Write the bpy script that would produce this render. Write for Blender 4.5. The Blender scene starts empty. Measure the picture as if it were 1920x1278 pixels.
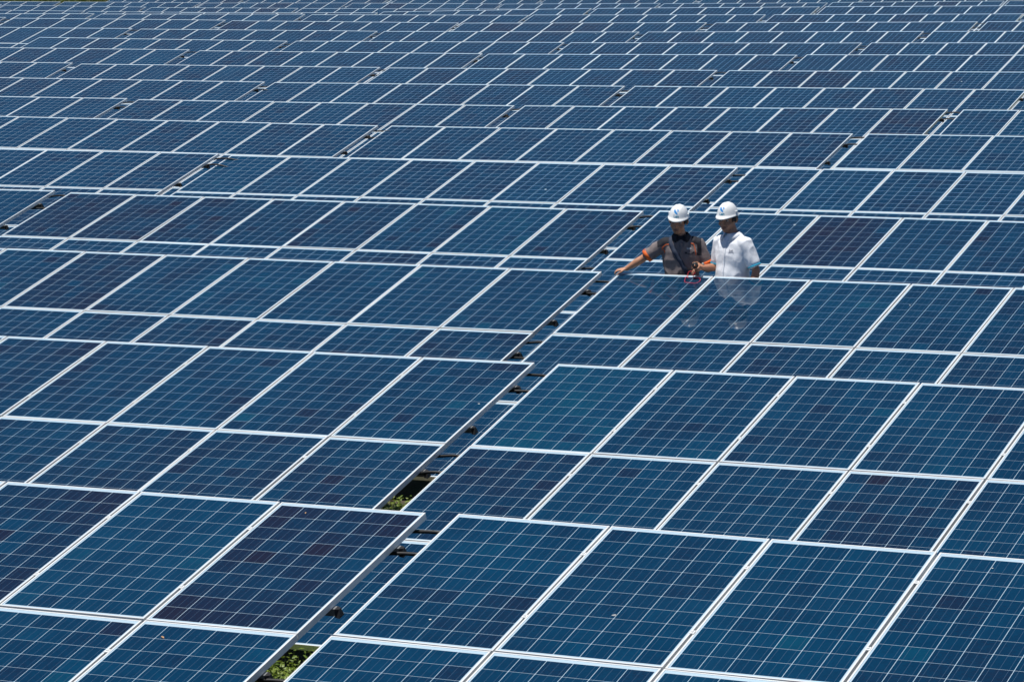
import bpy, bmesh, math, random
from mathutils import Vector, Matrix, noise
from mathutils.bvhtree import BVHTree

S = bpy.context.scene
C = S.collection
D = bpy.data
PI = math.pi

# ------------------------------------------------------------------ camera
YAW, PITCH, ROLL, FPX = 0.447033, 0.160581, -0.027941, 6082.8128
fwd = Vector((-math.sin(YAW)*math.cos(PITCH), math.cos(YAW)*math.cos(PITCH), -math.sin(PITCH)))
rt0 = Vector((math.cos(YAW), math.sin(YAW), 0)); up0 = rt0.cross(fwd)
rt = rt0*math.cos(ROLL)+up0*math.sin(ROLL); up = -rt0*math.sin(ROLL)+up0*math.cos(ROLL)
cam_d = D.cameras.new('camera'); cam = D.objects.new('camera', cam_d); C.objects.link(cam)
cam.matrix_world = Matrix(((rt.x, up.x, -fwd.x, 0), (rt.y, up.y, -fwd.y, 0), (rt.z, up.z, -fwd.z, 0), (0, 0, 0, 1)))
cam_d.sensor_width = 36; cam_d.lens = FPX/1920*36
cam_d.clip_start = 0.5; cam_d.clip_end = 3000
S.camera = cam

# ------------------------------------------------------------------ light
SUN_EL, SUN_AZ = math.radians(79), math.radians(226)      # azimuth clockwise from +Y
w = D.worlds.new('World'); S.world = w; w.use_nodes = True
wn = w.node_tree.nodes; wl = w.node_tree.links
bg = wn['Background']; sky = wn.new('ShaderNodeTexSky')
sky.sky_type = 'NISHITA'; sky.sun_disc = False
sky.sun_elevation = SUN_EL; sky.sun_rotation = SUN_AZ
sky.altitude = 3000; sky.air_density = 0.75; sky.dust_density = 0.0; sky.ozone_density = 3.5
wl.new(sky.outputs[0], bg.inputs[0]); bg.inputs[1].default_value = 0.085
sun_d = D.lights.new('sun', 'SUN'); sun_d.energy = 5.0; sun_d.angle = math.radians(0.5); sun_d.color = (1, .965, .91)
sun = D.objects.new('sun', sun_d); C.objects.link(sun)
sdir = Vector((math.sin(SUN_AZ)*math.cos(SUN_EL), math.cos(SUN_AZ)*math.cos(SUN_EL), math.sin(SUN_EL)))
sun.rotation_euler = sdir.to_track_quat('Z', 'Y').to_euler()
S.view_settings.view_transform = 'Standard'; S.view_settings.look = 'None'
S.view_settings.exposure = 0.08; S.view_settings.gamma = 1
S.view_settings.use_curve_mapping = False

# ------------------------------------------------------------------ materials
class NT:
    def __init__(s, name):
        s.m = D.materials.new(name); s.m.use_nodes = True
        s.t = s.m.node_tree; s.n = s.t.nodes; s.l = s.t.links
        s.b = s.n['Principled BSDF']
    def new(s, t, **k):
        x = s.n.new(t)
        for a, v in k.items(): setattr(x, a, v)
        return x
    def put(s, sock, v):
        if isinstance(v, bpy.types.NodeSocket): s.l.new(v, sock)
        elif v is not None: sock.default_value = v
    def math(s, op, a, b=None, c=None):
        x = s.new('ShaderNodeMath', operation=op)
        for i, v in enumerate((a, b, c)):
            if v is not None: s.put(x.inputs[i], v)
        return x.outputs[0]
    def mix(s, f, a, b, mode='MIX'):
        x = s.new('ShaderNodeMix', data_type='RGBA', blend_type=mode)
        s.put(x.inputs[0], f)
        s.put(x.inputs[6], a if isinstance(a, bpy.types.NodeSocket) else (*a, 1) if len(a) == 3 else a)
        s.put(x.inputs[7], b if isinstance(b, bpy.types.NodeSocket) else (*b, 1) if len(b) == 3 else b)
        return x.outputs[2]
    def ramp(s, f, stops, interp='LINEAR'):
        x = s.new('ShaderNodeValToRGB'); s.put(x.inputs[0], f); cr = x.color_ramp; cr.interpolation = interp
        while len(cr.elements) < len(stops): cr.elements.new(.5)
        for e, (p, c) in zip(cr.elements, stops):
            e.position = p; e.color = (*c, 1)
        return x.outputs[0]
    def noise(s, vec, scale, detail=3, rough=.5, w=None):
        x = s.new('ShaderNodeTexNoise')
        if w is not None: x.noise_dimensions = '4D'; s.put(x.inputs['W'], w)
        if vec is not None: s.put(x.inputs['Vector'], vec)
        x.inputs['Scale'].default_value = scale; x.inputs['Detail'].default_value = detail
        x.inputs['Roughness'].default_value = rough
        return x.outputs[0]
    def co(s, k='Object'): return s.new('ShaderNodeTexCoord').outputs[k]
    def set(s, **k):
        for a, v in k.items():
            s.put(s.b.inputs[a.replace('_', ' ')], (*v, 1) if isinstance(v, tuple) and len(v) == 3 else v)
        return s

def plain(name, col, rough=.6, metal=0, var=.12, scale=20, bump=0, bscale=60, **k):
    m = NT(name); co = m.co()
    n = m.noise(co, scale, 4)
    f = m.new('ShaderNodeMapRange'); m.put(f.inputs[0], n); f.inputs[1].default_value = .3; f.inputs[2].default_value = .7
    c = m.mix(f.outputs[0], tuple(x*(1-var) for x in col), tuple(min(1, x*(1+var)) for x in col))
    m.set(Base_Color=c, Roughness=rough, Metallic=metal, **k)
    if bump:
        b = m.new('ShaderNodeBump'); b.inputs['Strength'].default_value = bump; b.inputs['Distance'].default_value = .01
        m.put(b.inputs['Height'], m.noise(co, bscale, 4)); m.put(m.b.inputs['Normal'], b.outputs[0])
    return m.m

RAMP = [(0.0, (.0090, .0105, .0260)), (.22, (.0050, .0150, .0410)), (.5, (.0006, .0265, .0680)),
        (.78, (.0006, .0350, .0850)), (1.0, (.0010, .0460, .0930))]
BUS = (.055, .095, .155)

def glassy(m):
    m.set(Roughness=.6, Specular_IOR_Level=0.0, Coat_Weight=.9, Coat_Roughness=.035, Coat_IOR=1.36)

def dust(m, col, sc=.9):
    # thin even film of dust with soft blotches, over the whole module
    g = m.new('ShaderNodeNewGeometry').outputs['Position']
    n = m.noise(g, sc, 5, .6)
    f = m.math('MULTIPLY', m.math('POWER', n, 2.0), .018)
    return m.mix(f, col, (.30, .29, .27))

def cell_near():
    m = NT('polycrystalline_cell'); oi = m.new('ShaderNodeObjectInfo')
    tone = m.new('ShaderNodeSeparateColor'); m.put(tone.inputs[0], oi.outputs['Color'])
    co = m.co()
    vor = m.new('ShaderNodeTexVoronoi'); vor.voronoi_dimensions = '4D'; m.put(vor.inputs['Vector'], co)
    m.put(vor.inputs['W'], m.math('MULTIPLY', oi.outputs['Random'], 50)); vor.inputs['Scale'].default_value = 75
    sc = m.new('ShaderNodeSeparateColor'); m.put(sc.inputs[0], vor.outputs['Color'])
    t = m.math('ADD', tone.outputs[0], m.math('MULTIPLY', m.math('SUBTRACT', sc.outputs[0], .5), .16))
    col = m.ramp(t, RAMP)
    big = m.noise(co, 9, 2, w=m.math('MULTIPLY', oi.outputs['Random'], 33))
    col = m.mix(.55, col, m.mix(big, (.55, .55, .6), (1.35, 1.3, 1.2)), 'MULTIPLY')
    s = m.new('ShaderNodeSeparateXYZ'); m.put(s.inputs[0], co)
    x = s.outputs[0]
    mask = None
    for bx in (-.052, 0, .052):
        k = m.math('LESS_THAN', m.math('ABSOLUTE', m.math('SUBTRACT', x, bx)), .00085)
        mask = k if mask is None else m.math('MAXIMUM', mask, k)
    col = m.mix(mask, col, BUS)
    col = dust(m, col)
    m.set(Base_Color=col); glassy(m)
    return m.m

def cell_far():
    m = NT('laminated_cell_sheet'); oi = m.new('ShaderNodeObjectInfo')
    tone = m.new('ShaderNodeSeparateColor'); m.put(tone.inputs[0], oi.outputs['Color'])
    s = m.new('ShaderNodeSeparateXYZ'); m.put(s.inputs[0], m.co())
    px = m.math('DIVIDE', m.math('SUBTRACT', s.outputs[0], .0215), .159)
    py = m.math('DIVIDE', m.math('SUBTRACT', m.math('MULTIPLY', s.outputs[1], -1), .041), .159)
    ix = m.math('FLOOR', px); iy = m.math('FLOOR', py)
    fx = m.math('FRACT', px); fy = m.math('FRACT', py)
    inx = m.math('MULTIPLY', m.math('GREATER_THAN', px, 0), m.math('LESS_THAN', px, 5.982))
    iny = m.math('MULTIPLY', m.math('GREATER_THAN', py, 0), m.math('LESS_THAN', py, 9.982))
    cell = m.math('MULTIPLY', m.math('LESS_THAN', fx, 0.979), m.math('LESS_THAN', fy, 0.979))
    cell = m.math('MULTIPLY', cell, m.math('MULTIPLY', inx, iny))
    cv = m.new('ShaderNodeCombineXYZ'); m.put(cv.inputs[0], ix); m.put(cv.inputs[1], iy)
    m.put(cv.inputs[2], m.math('MULTIPLY', oi.outputs['Random'], 97))
    wn_ = m.new('ShaderNodeTexWhiteNoise'); wn_.noise_dimensions = '3D'; m.put(wn_.inputs['Vector'], cv.outputs[0])
    sm = m.noise(cv.outputs[0], .33, 1)
    t = m.math('ADD', tone.outputs[0], m.math('MULTIPLY', m.math('SUBTRACT', wn_.outputs[0], .5), .24))
    t = m.math('ADD', t, m.math('MULTIPLY', m.math('SUBTRACT', sm, .5), .55))
    col = m.ramp(t, RAMP)
    mask = None
    for bx in (.157, .49, .823):
        k = m.math('LESS_THAN', m.math('ABSOLUTE', m.math('SUBTRACT', fx, bx)), .0054)
        mask = k if mask is None else m.math('MAXIMUM', mask, k)
    col = m.mix(mask, col, BUS)
    col = m.mix(cell, (.38, .51, .61), col)
    col = dust(m, col)
    m.set(Base_Color=col); glassy(m)
    return m.m

M_CELL = cell_near(); M_FAR = cell_far()
mb = NT('white_backsheet_under_glass'); mb.set(Base_Color=dust(mb, mb.mix(.5, (.38, .51, .61), (.42, .54, .63)))); glassy(mb); M_BACK = mb.m
M_ALU = plain('anodised_aluminium', (.90, .91, .89), .38, .38, .06, 3)
M_RAIL = plain('galvanised_steel', (.30, .31, .31), .5, .6, .15, 6)
M_UNDER = plain('white_module_underside', (.55, .55, .55), .7)
M_BLACK = plain('black_rubber', (.012, .012, .013), .5)
M_POST = plain('grey_steel_post', (.25, .25, .25), .55, .5)
M_SKIN1 = plain('tanned_skin', (.46, .225, .13), .5, var=.15, scale=14)
M_SKIN2 = plain('brown_skin', (.42, .20, .12), .5, var=.15, scale=14)
M_HAIR = plain('black_hair', (.008, .007, .007), .5)
M_EYE = plain('eye_white', (.5, .48, .45), .3)
M_LIP = plain('lip', (.17, .06, .05), .5)
M_HELM = plain('white_helmet_plastic', (.80, .82, .82), .28, var=.02)
M_GREY = plain('grey_shirt_cotton', (.180, .150, .148), .9, var=.10, scale=30, bump=.25, bscale=40)
M_NAVY = plain('black_navy_cotton', (.010, .011, .018), .85, var=.2, scale=30)
M_ORANGE = plain('orange_trim', (.75, .13, .015), .75)
M_WHITE = plain('white_shirt_cotton', (.84, .86, .90), .85, var=.03, scale=20, bump=.2, bscale=30)
M_CYAN = plain('cyan_trim', (.02, .42, .62), .75)
M_STRAP = plain('navy_webbing', (.020, .032, .062), .8)
M_TROU = plain('dark_trousers', (.02, .022, .03), .9)
M_SHOE = plain('black_boot_leather', (.015, .013, .012), .5)
M_BLUE = plain('logo_blue', (.015, .26, .66), .5)
M_LET = plain('lettering_teal', (.04, .22, .34), .5)
M_LETW = plain('lettering_white', (.7, .7, .7), .7)
M_LETG = plain('lettering_grey', (.30, .30, .34), .7)
M_RED = plain('red_cable', (.65, .02, .03), .4)
M_LENS = plain('dark_glass', (.01, .01, .012), .08)
M_BRASS = plain('copper_detail', (.6, .25, .12), .3, .6)
M_DROP = plain('bird_dropping', (.62, .62, .58), .8)
M_DEADLEAF = plain('dry_leaf', (.42, .26, .14), .8)

# ------------------------------------------------------------------ helpers
def link(name, me, m=None, parent=None):
    o = D.objects.new(name, me); C.objects.link(o)
    if m is not None and me is not None and len(me.materials) == 0: me.materials.append(m)
    if parent is not None: o.parent = parent
    return o
def tag(o, label=None, cat=None, group=None, kind=None):
    for k, v in (('label', label), ('category', cat), ('group', group), ('kind', kind)):
        if v: o[k] = v
    return o
def mesh(name, vs, fs, m=None, smooth=False):
    me = D.meshes.new(name); me.from_pydata([tuple(v) for v in vs], [], fs); me.update()
    if m is not None:
        for x in (m if isinstance(m, (list, tuple)) else [m]): me.materials.append(x)
    if smooth: me.polygons.foreach_set('use_smooth', [True]*len(me.polygons))
    return me
class MB:
    def __init__(s): s.v = []; s.f = []; s.mi = []
    def add(s, vs, fs, mi=0):
        o = len(s.v); s.v += [tuple(v) for v in vs]; s.f += [tuple(i+o for i in f) for f in fs]; s.mi += [mi]*len(fs)
    def box(s, x0, x1, y0, y1, z0, z1, mi=0):
        s.add([(x, y, z) for z in (z0, z1) for y in (y0, y1) for x in (x0, x1)],
              [(0, 2, 3, 1), (4, 5, 7, 6), (0, 1, 5, 4), (2, 6, 7, 3), (0, 4, 6, 2), (1, 3, 7, 5)], mi)
    def tube(s, pts, rad, n=12, mi=0, flat=None):
        # closed tube with rounded ends through the points; rad: list of radii or (a, b) pairs
        pts = [Vector(p) for p in pts]; rings = []
        def R(i):
            r = rad[i] if isinstance(rad, (list, tuple)) else rad
            return r if isinstance(r, (list, tuple)) else (r, r)
        P = []; Q = []
        d0 = (pts[1]-pts[0]).normalized(); d1 = (pts[-1]-pts[-2]).normalized()
        for a in (.95, .7, .35):
            e = min(R(0)); P.append(pts[0]-d0*e*math.sin(a*PI/2)*.9); Q.append(tuple(q*max(.12, math.cos(a*PI/2)) for q in R(0)))
        for i, p in enumerate(pts): P.append(p); Q.append(R(i))
        for a in (.35, .7, .95):
            e = min(R(len(pts)-1)); P.append(pts[-1]+d1*e*math.sin(a*PI/2)*.9); Q.append(tuple(q*max(.12, math.cos(a*PI/2)) for q in R(len(pts)-1)))
        ref = Vector(flat) if flat is not None else (Vector((0, 0, 1)) if abs(d0.z) < .9 else Vector((1, 0, 0)))
        vs = []; 
        for i, p in enumerate(P):
            t = (P[min(i+1, len(P)-1)]-P[max(i-1, 0)]).normalized()
            a = (ref-t*ref.dot(t))
            a = a.normalized() if a.length > 1e-4 else t.orthogonal().normalized()
            b = t.cross(a)
            ra, rb = Q[i]
            for k in range(n):
                an = 2*PI*k/n; vs.append(p+a*math.cos(an)*ra+b*math.sin(an)*rb)
        fs = []
        for i in range(len(P)-1):
            for k in range(n):
                k2 = (k+1) % n; fs.append((i*n+k, i*n+k2, (i+1)*n+k2, (i+1)*n+k))
        fs.append(tuple(reversed(range(n)))); fs.append(tuple((len(P)-1)*n+k for k in range(n)))
        s.add(vs, fs, mi)
    def loft(s, rings, n=28, mi=0, sq=2.0):
        # rings: (cx, cy, cz, rx, ry); horizontal superellipse sections
        vs = []
        for (cx, cy, cz, rx, ry) in rings:
            for k in range(n):
                a = 2*PI*k/n; c_, s_ = math.cos(a), math.sin(a)
                vs.append((cx+rx*math.copysign(abs(c_)**(2/sq), c_), cy+ry*math.copysign(abs(s_)**(2/sq), s_), cz))
        fs = []
        for i in range(len(rings)-1):
            for k in range(n):
                k2 = (k+1) % n; fs.append((i*n+k, i*n+k2, (i+1)*n+k2, (i+1)*n+k))
        fs.append(tuple(reversed(range(n)))); fs.append(tuple((len(rings)-1)*n+k for k in range(n)))
        s.add(vs, fs, mi)
    def ell(s, c, r, rot=None, nu=16, nv=10, mi=0):
        vs = []; c = Vector(c)
        for j in range(nv+1):
            ph = PI*j/nv
            for i in range(nu):
                th = 2*PI*i/nu
                v = Vector((r[0]*math.sin(ph)*math.cos(th), r[1]*math.sin(ph)*math.sin(th), r[2]*math.cos(ph)))
                if rot is not None: v = rot @ v
                vs.append(c+v)
        fs = [(j*nu+i, (j+1)*nu+i, (j+1)*nu+(i+1) % nu, j*nu+(i+1) % nu) for j in range(nv) for i in range(nu)]
        s.add(vs, fs, mi)
    def mesh(s, name, m, smooth=False):
        me = mesh(name, s.v, s.f, m, smooth)
        if any(s.mi): me.polygons.foreach_set('material_index', s.mi)
        return me
def remesh(mbx, name, voxel, m, iters=3):
    me = mbx.mesh('tmp', None); o = D.objects.new('tmp', me); C.objects.link(o)
    r = o.modifiers.new('r', 'REMESH'); r.mode = 'VOXEL'; r.voxel_size = voxel
    s = o.modifiers.new('s', 'SMOOTH'); s.factor = .5; s.iterations = iters
    dg = bpy.context.evaluated_depsgraph_get(); dg.update()
    out = D.meshes.new_from_object(o.evaluated_get(dg)); out.name = name
    D.objects.remove(o); D.meshes.remove(me)
    out.materials.clear()
    for x in (m if isinstance(m, (list, tuple)) else [m]): out.materials.append(x)
    out.polygons.foreach_set('use_smooth', [True]*len(out.polygons))
    return out

# ------------------------------------------------------------------ layout (metres, camera at the origin)
# (row, table in row, x, y, z of the top left corner, rise along the row)
TABLES = [(0, 0, -16.844, 17.046, -4.136, -0.0003),(0, 1, -8.607, 17.14, -4.151, -0.0058),(1, 0, -18.984, 23.186, -4.345, 0.0019),(1, 1, -10.703, 23.171, -4.329, -0.0005),(2, 0, -21.042, 29.179, -4.491, -0.0013),(2, 1, -12.777, 29.162, -4.499, -0.0001),(3, 0, -23.2, 35.295, -4.668, -0.0031),(3, 1, -14.878, 35.178, -4.665, -0.0012),(3, -1, -31.507, 35.293, -4.665, 0.0018),(4, -1, -32.677, 41.46, -4.837, -0.0003),(4, 0, -24.476, 41.601, -4.874, -0.0015),(4, 1, -16.092, 41.389, -4.86, 0.0021),(5, 0, -33.12, 47.369, -4.951, -0.0067),(5, 1, -24.902, 47.563, -5.024, 0.0003),(5, 2, -16.566, 47.511, -5.013, 0.0027),(6, -1, -41.902, 53.618, -5.204, -0.0023),(6, 0, -33.601, 53.659, -5.243, -0.0022),(6, 1, -25.338, 53.687, -5.258, 0.0049),(6, 2, -16.975, 53.629, -5.215, 0.0039),(7, 0, -42.282, 59.651, -5.382, -0.0047),(7, 1, -34.052, 59.793, -5.44, 0.0008),(7, 2, -25.708, 59.656, -5.419, 0.0015),(8, -1, -51.044, 65.741, -5.53, -0.005),(8, 0, -42.738, 65.758, -5.592, -0.0025),(8, 1, -34.47, 65.825, -5.626, 0.0015),(8, 2, -26.078, 65.703, -5.608, 0.0035),(9, 0, -51.416, 71.775, -5.681, -0.0047),(9, 1, -43.097, 71.856, -5.746, -0.0034),(9, 2, -34.853, 71.828, -5.776, 0.003),(9, 3, -26.524, 71.765, -5.737, 0.0045),(10, 0, -51.91, 77.771, -5.868, -0.009),(10, 1, -43.623, 77.875, -5.945, -0.0001),(10, 2, -35.354, 77.841, -5.95, 0.0039),(10, 3, -27.034, 77.825, -5.912, 0.0042),(11, 0, -60.685, 83.841, -6.009, -0.0051),(11, 1, -52.348, 83.904, -6.067, -0.0048),(11, 2, -44.059, 83.91, -6.111, 0.001),(11, 3, -35.712, 83.874, -6.099, 0.005),(11, 4, -27.38, 83.898, -6.056, 0.0036),(12, 0, -69.352, 89.892, -6.095, -0.005),(12, 1, -60.986, 89.911, -6.158, -0.0065),(12, 2, -52.686, 89.928, -6.227, -0.0069),(12, 3, -44.459, 89.955, -6.289, 0.0036),(12, 4, -36.089, 89.918, -6.262, 0.006),(12, 5, -27.739, 89.94, -6.213, 0.0043),(13, 1, -69.797, 95.942, -6.424, 0.0012),(13, 2, -61.443, 95.962, -6.425, 0.0005),(13, 3, -53.132, 95.979, -6.44, -0.0014),(13, 4, -44.892, 95.963, -6.44, 0.0017),(13, 5, -36.531, 95.935, -6.422, 0.0043),(14, 3, -61.877, 102.017, -6.771, -0.0011),(14, 4, -53.602, 102.047, -6.748, 0.0156),(14, 5, -45.307, 102.036, -6.62, 0.0064),(14, 6, -37.012, 101.996, -6.563, 0.0052),(15, 0, -90.896, 127.935, -8.361, -0.0092),(15, 1, -82.589, 127.944, -8.446, -0.0077),(16, 0, -91.325, 133.965, -8.542, -0.0116),(16, 1, -82.977, 134.024, -8.659, -0.005),(16, 2, -74.672, 134.015, -8.702, -0.0034),(16, 3, -66.434, 133.99, -8.722, -0.0025),(17, 0, -91.907, 140.083, -8.763, -0.0059),(17, 1, -83.598, 140.115, -8.832, -0.0001),(17, 2, -75.27, 140.116, -8.84, -0.005),(17, 3, -67.058, 140.085, -8.884, 0.0033),(17, 4, -58.801, 140.065, -8.869, 0.0041),(17, 5, -50.483, 140.049, -8.816, 0.007),
    # the ends of rows that the frame cuts
    (15, -1, -99.2, 127.93, -8.30, -0.006), (16, -1, -99.63, 133.97, -8.46, -0.006), (17, -1, -100.2, 140.08, -8.715, -0.006), (17, 6, -42.17, 140.03, -8.75, 0.007),
    (18, 0, -92.81, 146.15, -8.95, 0.0), (18, 1, -84.36, 146.15, -8.95, 0.0), (18, 2, -75.80, 146.15, -8.95, 0.0), (18, 3, -67.51, 146.15, -8.95, 0.0), (18, 4, -59.17, 146.15, -8.95, 0.001), (18, 5, -50.98, 146.15, -8.94, 0.002), (18, 6, -42.6, 146.15, -8.92, 0.003)]
TABLES += [(19, i, -89.2+8.37*i, 152.25, -9.10, 0.0) for i in range(6)]
TILT = 0.216296
W, SP, NC, NR = 1.01, 1.67, 8, 3
cT, sT = math.cos(TILT), math.sin(TILT)
ROWS = {}
for t in TABLES: ROWS.setdefault(t[0], []).append(t)
for r in ROWS: ROWS[r].sort(key=lambda t: t[2])
def rowz(r, x):
    best = min(ROWS[r], key=lambda t: abs(x-(t[2]+4)))
    return best[4]+best[5]*max(-1, min(9, (x-best[2])))
def lerp(a, b, t): return a+(b-a)*max(0, min(1, t))

# ground profile: nearly level under a table, a step behind its top edge, a bank down to the next row
PROF = []                                                   # (y, row, dz from the row's top edge)
for r in sorted(ROWS):
    y = sum(t[3] for t in ROWS[r])/len(ROWS[r])
    PROF += [(y-4.95, r, -1.45), (y-.1, r, -1.33), (y+.55, r, -1.32)]
def ground_z(x, y):
    if y <= PROF[0][0]: return rowz(0, x)-1.45+(PROF[0][0]-y)*-.004
    if y >= PROF[-1][0]:
        k = y-PROF[-1][0]; return rowz(19, x)-1.2-.15*min(1, k/2)+.010*max(0, min(k, 200))
    for (a, b) in zip(PROF, PROF[1:]):
        if a[0] <= y <= b[0]:
            t = (y-a[0])/(b[0]-a[0])
            d2 = ((x+12.0)/.75)**2+((y-29.4)/.48)**2       # trodden mound the two workers stand on
            return lerp(rowz(a[1], x)+a[2], rowz(b[1], x)+b[2], t)+.28*math.exp(-d2**2)
def build_ground():
    xs = [-900, -500, -300, -200, -150]+[-130+2.0*i for i in range(52)]+[-26+.5*i for i in range(60)]+[4.5+2*i for i in range(14)]+[40, 70, 120, 250, 600]
    ys = [-400, -150, -60, -20, 0, 6, 9]+[p[0] for p in PROF]
    ext = []
    for a, b in zip(ys[6:], ys[7:]):
        n = max(1, int((b-a)/.8)); ext += [a+(b-a)*i/n for i in range(n)]
    ys = ys[:6]+ext+[ys[-1], 150, 153, 158, 165, 175, 190, 220, 300, 500, 900, 1600]
    vs = []
    for y in ys:
        for x in xs:
            z = ground_z(x, y)
            n = noise.noise(Vector((x*.9, y*.9, 0)))*.035
            vs.append((x, y, z+n-.02))
    nx = len(xs)
    fs = [(j*nx+i, j*nx+i+1, (j+1)*nx+i+1, (j+1)*nx+i) for j in range(len(ys)-1) for i in range(nx-1)]
    m = NT('soil_with_grass'); g = m.new('ShaderNodeNewGeometry').outputs['Position']
    soil = m.mix(m.noise(g, 7, 6, .6), (.060, .040, .024), (.13, .092, .055))
    grass = m.mix(m.noise(g, 14, 5, .65), (.022, .040, .008), (.075, .105, .022))
    f = m.new('ShaderNodeMapRange'); m.put(f.inputs[0], m.noise(g, 1.3, 5, .6)); f.inputs[1].default_value = .38; f.inputs[2].default_value = .52
    m.set(Base_Color=m.mix(f.outputs[0], soil, grass), Roughness=.95)
    b = m.new('ShaderNodeBump'); b.inputs['Strength'].default_value = .8; b.inputs['Distance'].default_value = .06
    m.put(b.inputs['Height'], m.noise(g, 18, 5, .7)); m.put(m.b.inputs['Normal'], b.outputs[0])
    tag(link('ground', mesh('ground', vs, fs, m.m, True)), kind='structure')
build_ground()

# ------------------------------------------------------------------ solar tables
def project(P):
    wv = P.dot(fwd)
    return (960+FPX*P.dot(rt)/wv, 639-FPX*P.dot(up)/wv)

PW, PL, LIP, DEP = .994, 1.657, .011, .042
def frame_mesh():
    b = MB(); e = .0006
    # mitred look: long bars full length, end bars butt between them; lip, web and inner flange
    for x0, x1, s in ((0, LIP, 1), (PW-LIP, PW, -1)):
        b.box(x0, x1, -PL, 0, -DEP, 0)
        b.box(x0+LIP if s > 0 else x0-.018, x0+LIP+.018 if s > 0 else x0, -PL, 0, -DEP, -DEP+.002)
    for y0, y1 in ((-LIP, -e), (-PL+e, -PL+LIP)):
        b.box(LIP, PW-LIP, y0, y1, -DEP, -e)
    return b.mesh('frame', M_ALU)
FRAME = frame_mesh()
def sheet(name, m, z=-.002):
    me = mesh(name, [(LIP, -PL+LIP, z), (PW-LIP, -PL+LIP, z), (PW-LIP, -LIP, z), (LIP, -LIP, z),
                     (LIP, -PL+LIP, z-.006), (PW-LIP, -PL+LIP, z-.006), (PW-LIP, -LIP, z-.006), (LIP, -LIP, z-.006)],
              [(0, 1, 2, 3), (4, 7, 6, 5), (0, 4, 5, 1), (1, 5, 6, 2), (2, 6, 7, 3), (3, 7, 4, 0)], [m, M_UNDER])
    me.polygons.foreach_set('material_index', [0, 1, 1, 1, 1, 1]); return me
SHEET_NEAR = sheet('backsheet', M_BACK, -.0032)
SHEET_FAR = sheet('cell_sheet', M_FAR)
def whole_panel():
    b = MB(); b.v = [tuple(v.co) for v in SHEET_FAR.vertices]
    b.f = [tuple(p.vertices) for p in SHEET_FAR.polygons]; b.mi = [0, 1, 1, 1, 1, 1]
    b.add([tuple(v.co) for v in FRAME.vertices], [tuple(p.vertices) for p in FRAME.polygons], 2)
    return b.mesh('solar_panel', [M_FAR, M_UNDER, M_ALU])
PANEL_FAR = whole_panel()
def cell_mesh():
    h = .0778; g = .0782; c = .0022; t = .0003
    o = [(-h+c, -g), (h-c, -g), (h, -g+c), (h, g-c), (h-c, g), (-h+c, g), (-h, g-c), (-h, -g+c)]
    vs = [(x, y, t) for x, y in o]+[(x, y, .0001) for x, y in o]
    return mesh('solar_cell', vs, [tuple(range(8))]+[(i+8, (i+1) % 8+8, (i+1) % 8, i) for i in range(8)], M_CELL)
CELL = cell_mesh()
mbp = MB(); mbp.box(-.02, NC*W+.000, -.020, .020, -.040, 0)
mbp.box(-.02, NC*W+.000, -.026, .026, -.0435, -.0402)
PURLIN = mbp.mesh('purlin', M_RAIL)
mbc = MB()
mbc.add([(0, -.028, -.050), (.030, -.030, -.054), (.030, .030, -.054), (0, .028, -.050), (0, -.024, .0), (.022, -.004, -.006), (.022, .016, -.006), (0, .024, .0)],
        [(0, 3, 2, 1), (4, 5, 6, 7), (0, 1, 5, 4), (1, 2, 6, 5), (2, 3, 7, 6), (3, 0, 4, 7)])
PCAP = mbc.mesh('purlin_cap', M_BLACK)
mbr = MB(); mbr.box(-.025, .025, -4.75, -.12, -.07, 0); RAFTER = mbr.mesh('rafter', M_RAIL)
def post_mesh(h):
    b = MB(); b.box(-.035, .035, -.035, .035, -h, 0); b.box(-.09, .09, -.09, .09, -h-.30, -h+.05); return b.mesh('post', M_POST)
POST_B = post_mesh(1.05); POST_F = post_mesh(.33)
mk = MB(); mk.box(-.015, .015, -.018, .018, -.003, .003); mk.box(-.006, .006, -.006, .006, .0036, .009); CLAMP = mk.mesh('mid_clamp', M_ALU)
def cable_mesh(seed, gap=.30):
    rn = random.Random(seed); b = MB(); n = 15; sag = rn.uniform(.0, .055); skew = rn.uniform(-.06, .05)
    pts = []
    for i in range(n):
        t = i/(n-1); x = -.12+t*(gap+.22)
        pts.append((x, skew*(t-.5)+rn.uniform(-.0015, .0015), -.070+sag*math.sin(PI*min(1, t*1.05))))
    b.tube(pts, [.0115 if i % 2 else .0125 for i in range(n)], 8)
    return b.mesh('cable', M_BLACK, True)
CABLES = [cable_mesh(i) for i in range(7)]

rnd = random.Random(7)
ORD = ['first', 'second', 'third', 'fourth', 'fifth', 'sixth', 'seventh', 'eighth', 'ninth', 'tenth', 'eleventh', 'twelfth',
       'thirteenth', 'fourteenth', 'fifteenth', 'sixteenth', 'seventeenth', 'eighteenth', 'nineteenth']
def smooth_field(rn, n=4):
    g = [[rn.uniform(-1, 1) for _ in range(n+1)] for _ in range(n+1)]
    def f(u, v):
        u *= n; v *= n; i = min(n-1, int(u)); j = min(n-1, int(v)); a = u-i; b = v-j
        return (g[i][j]*(1-a)+g[i+1][j]*a)*(1-b)+(g[i][j+1]*(1-a)+g[i+1][j+1]*a)*b
    return f
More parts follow.
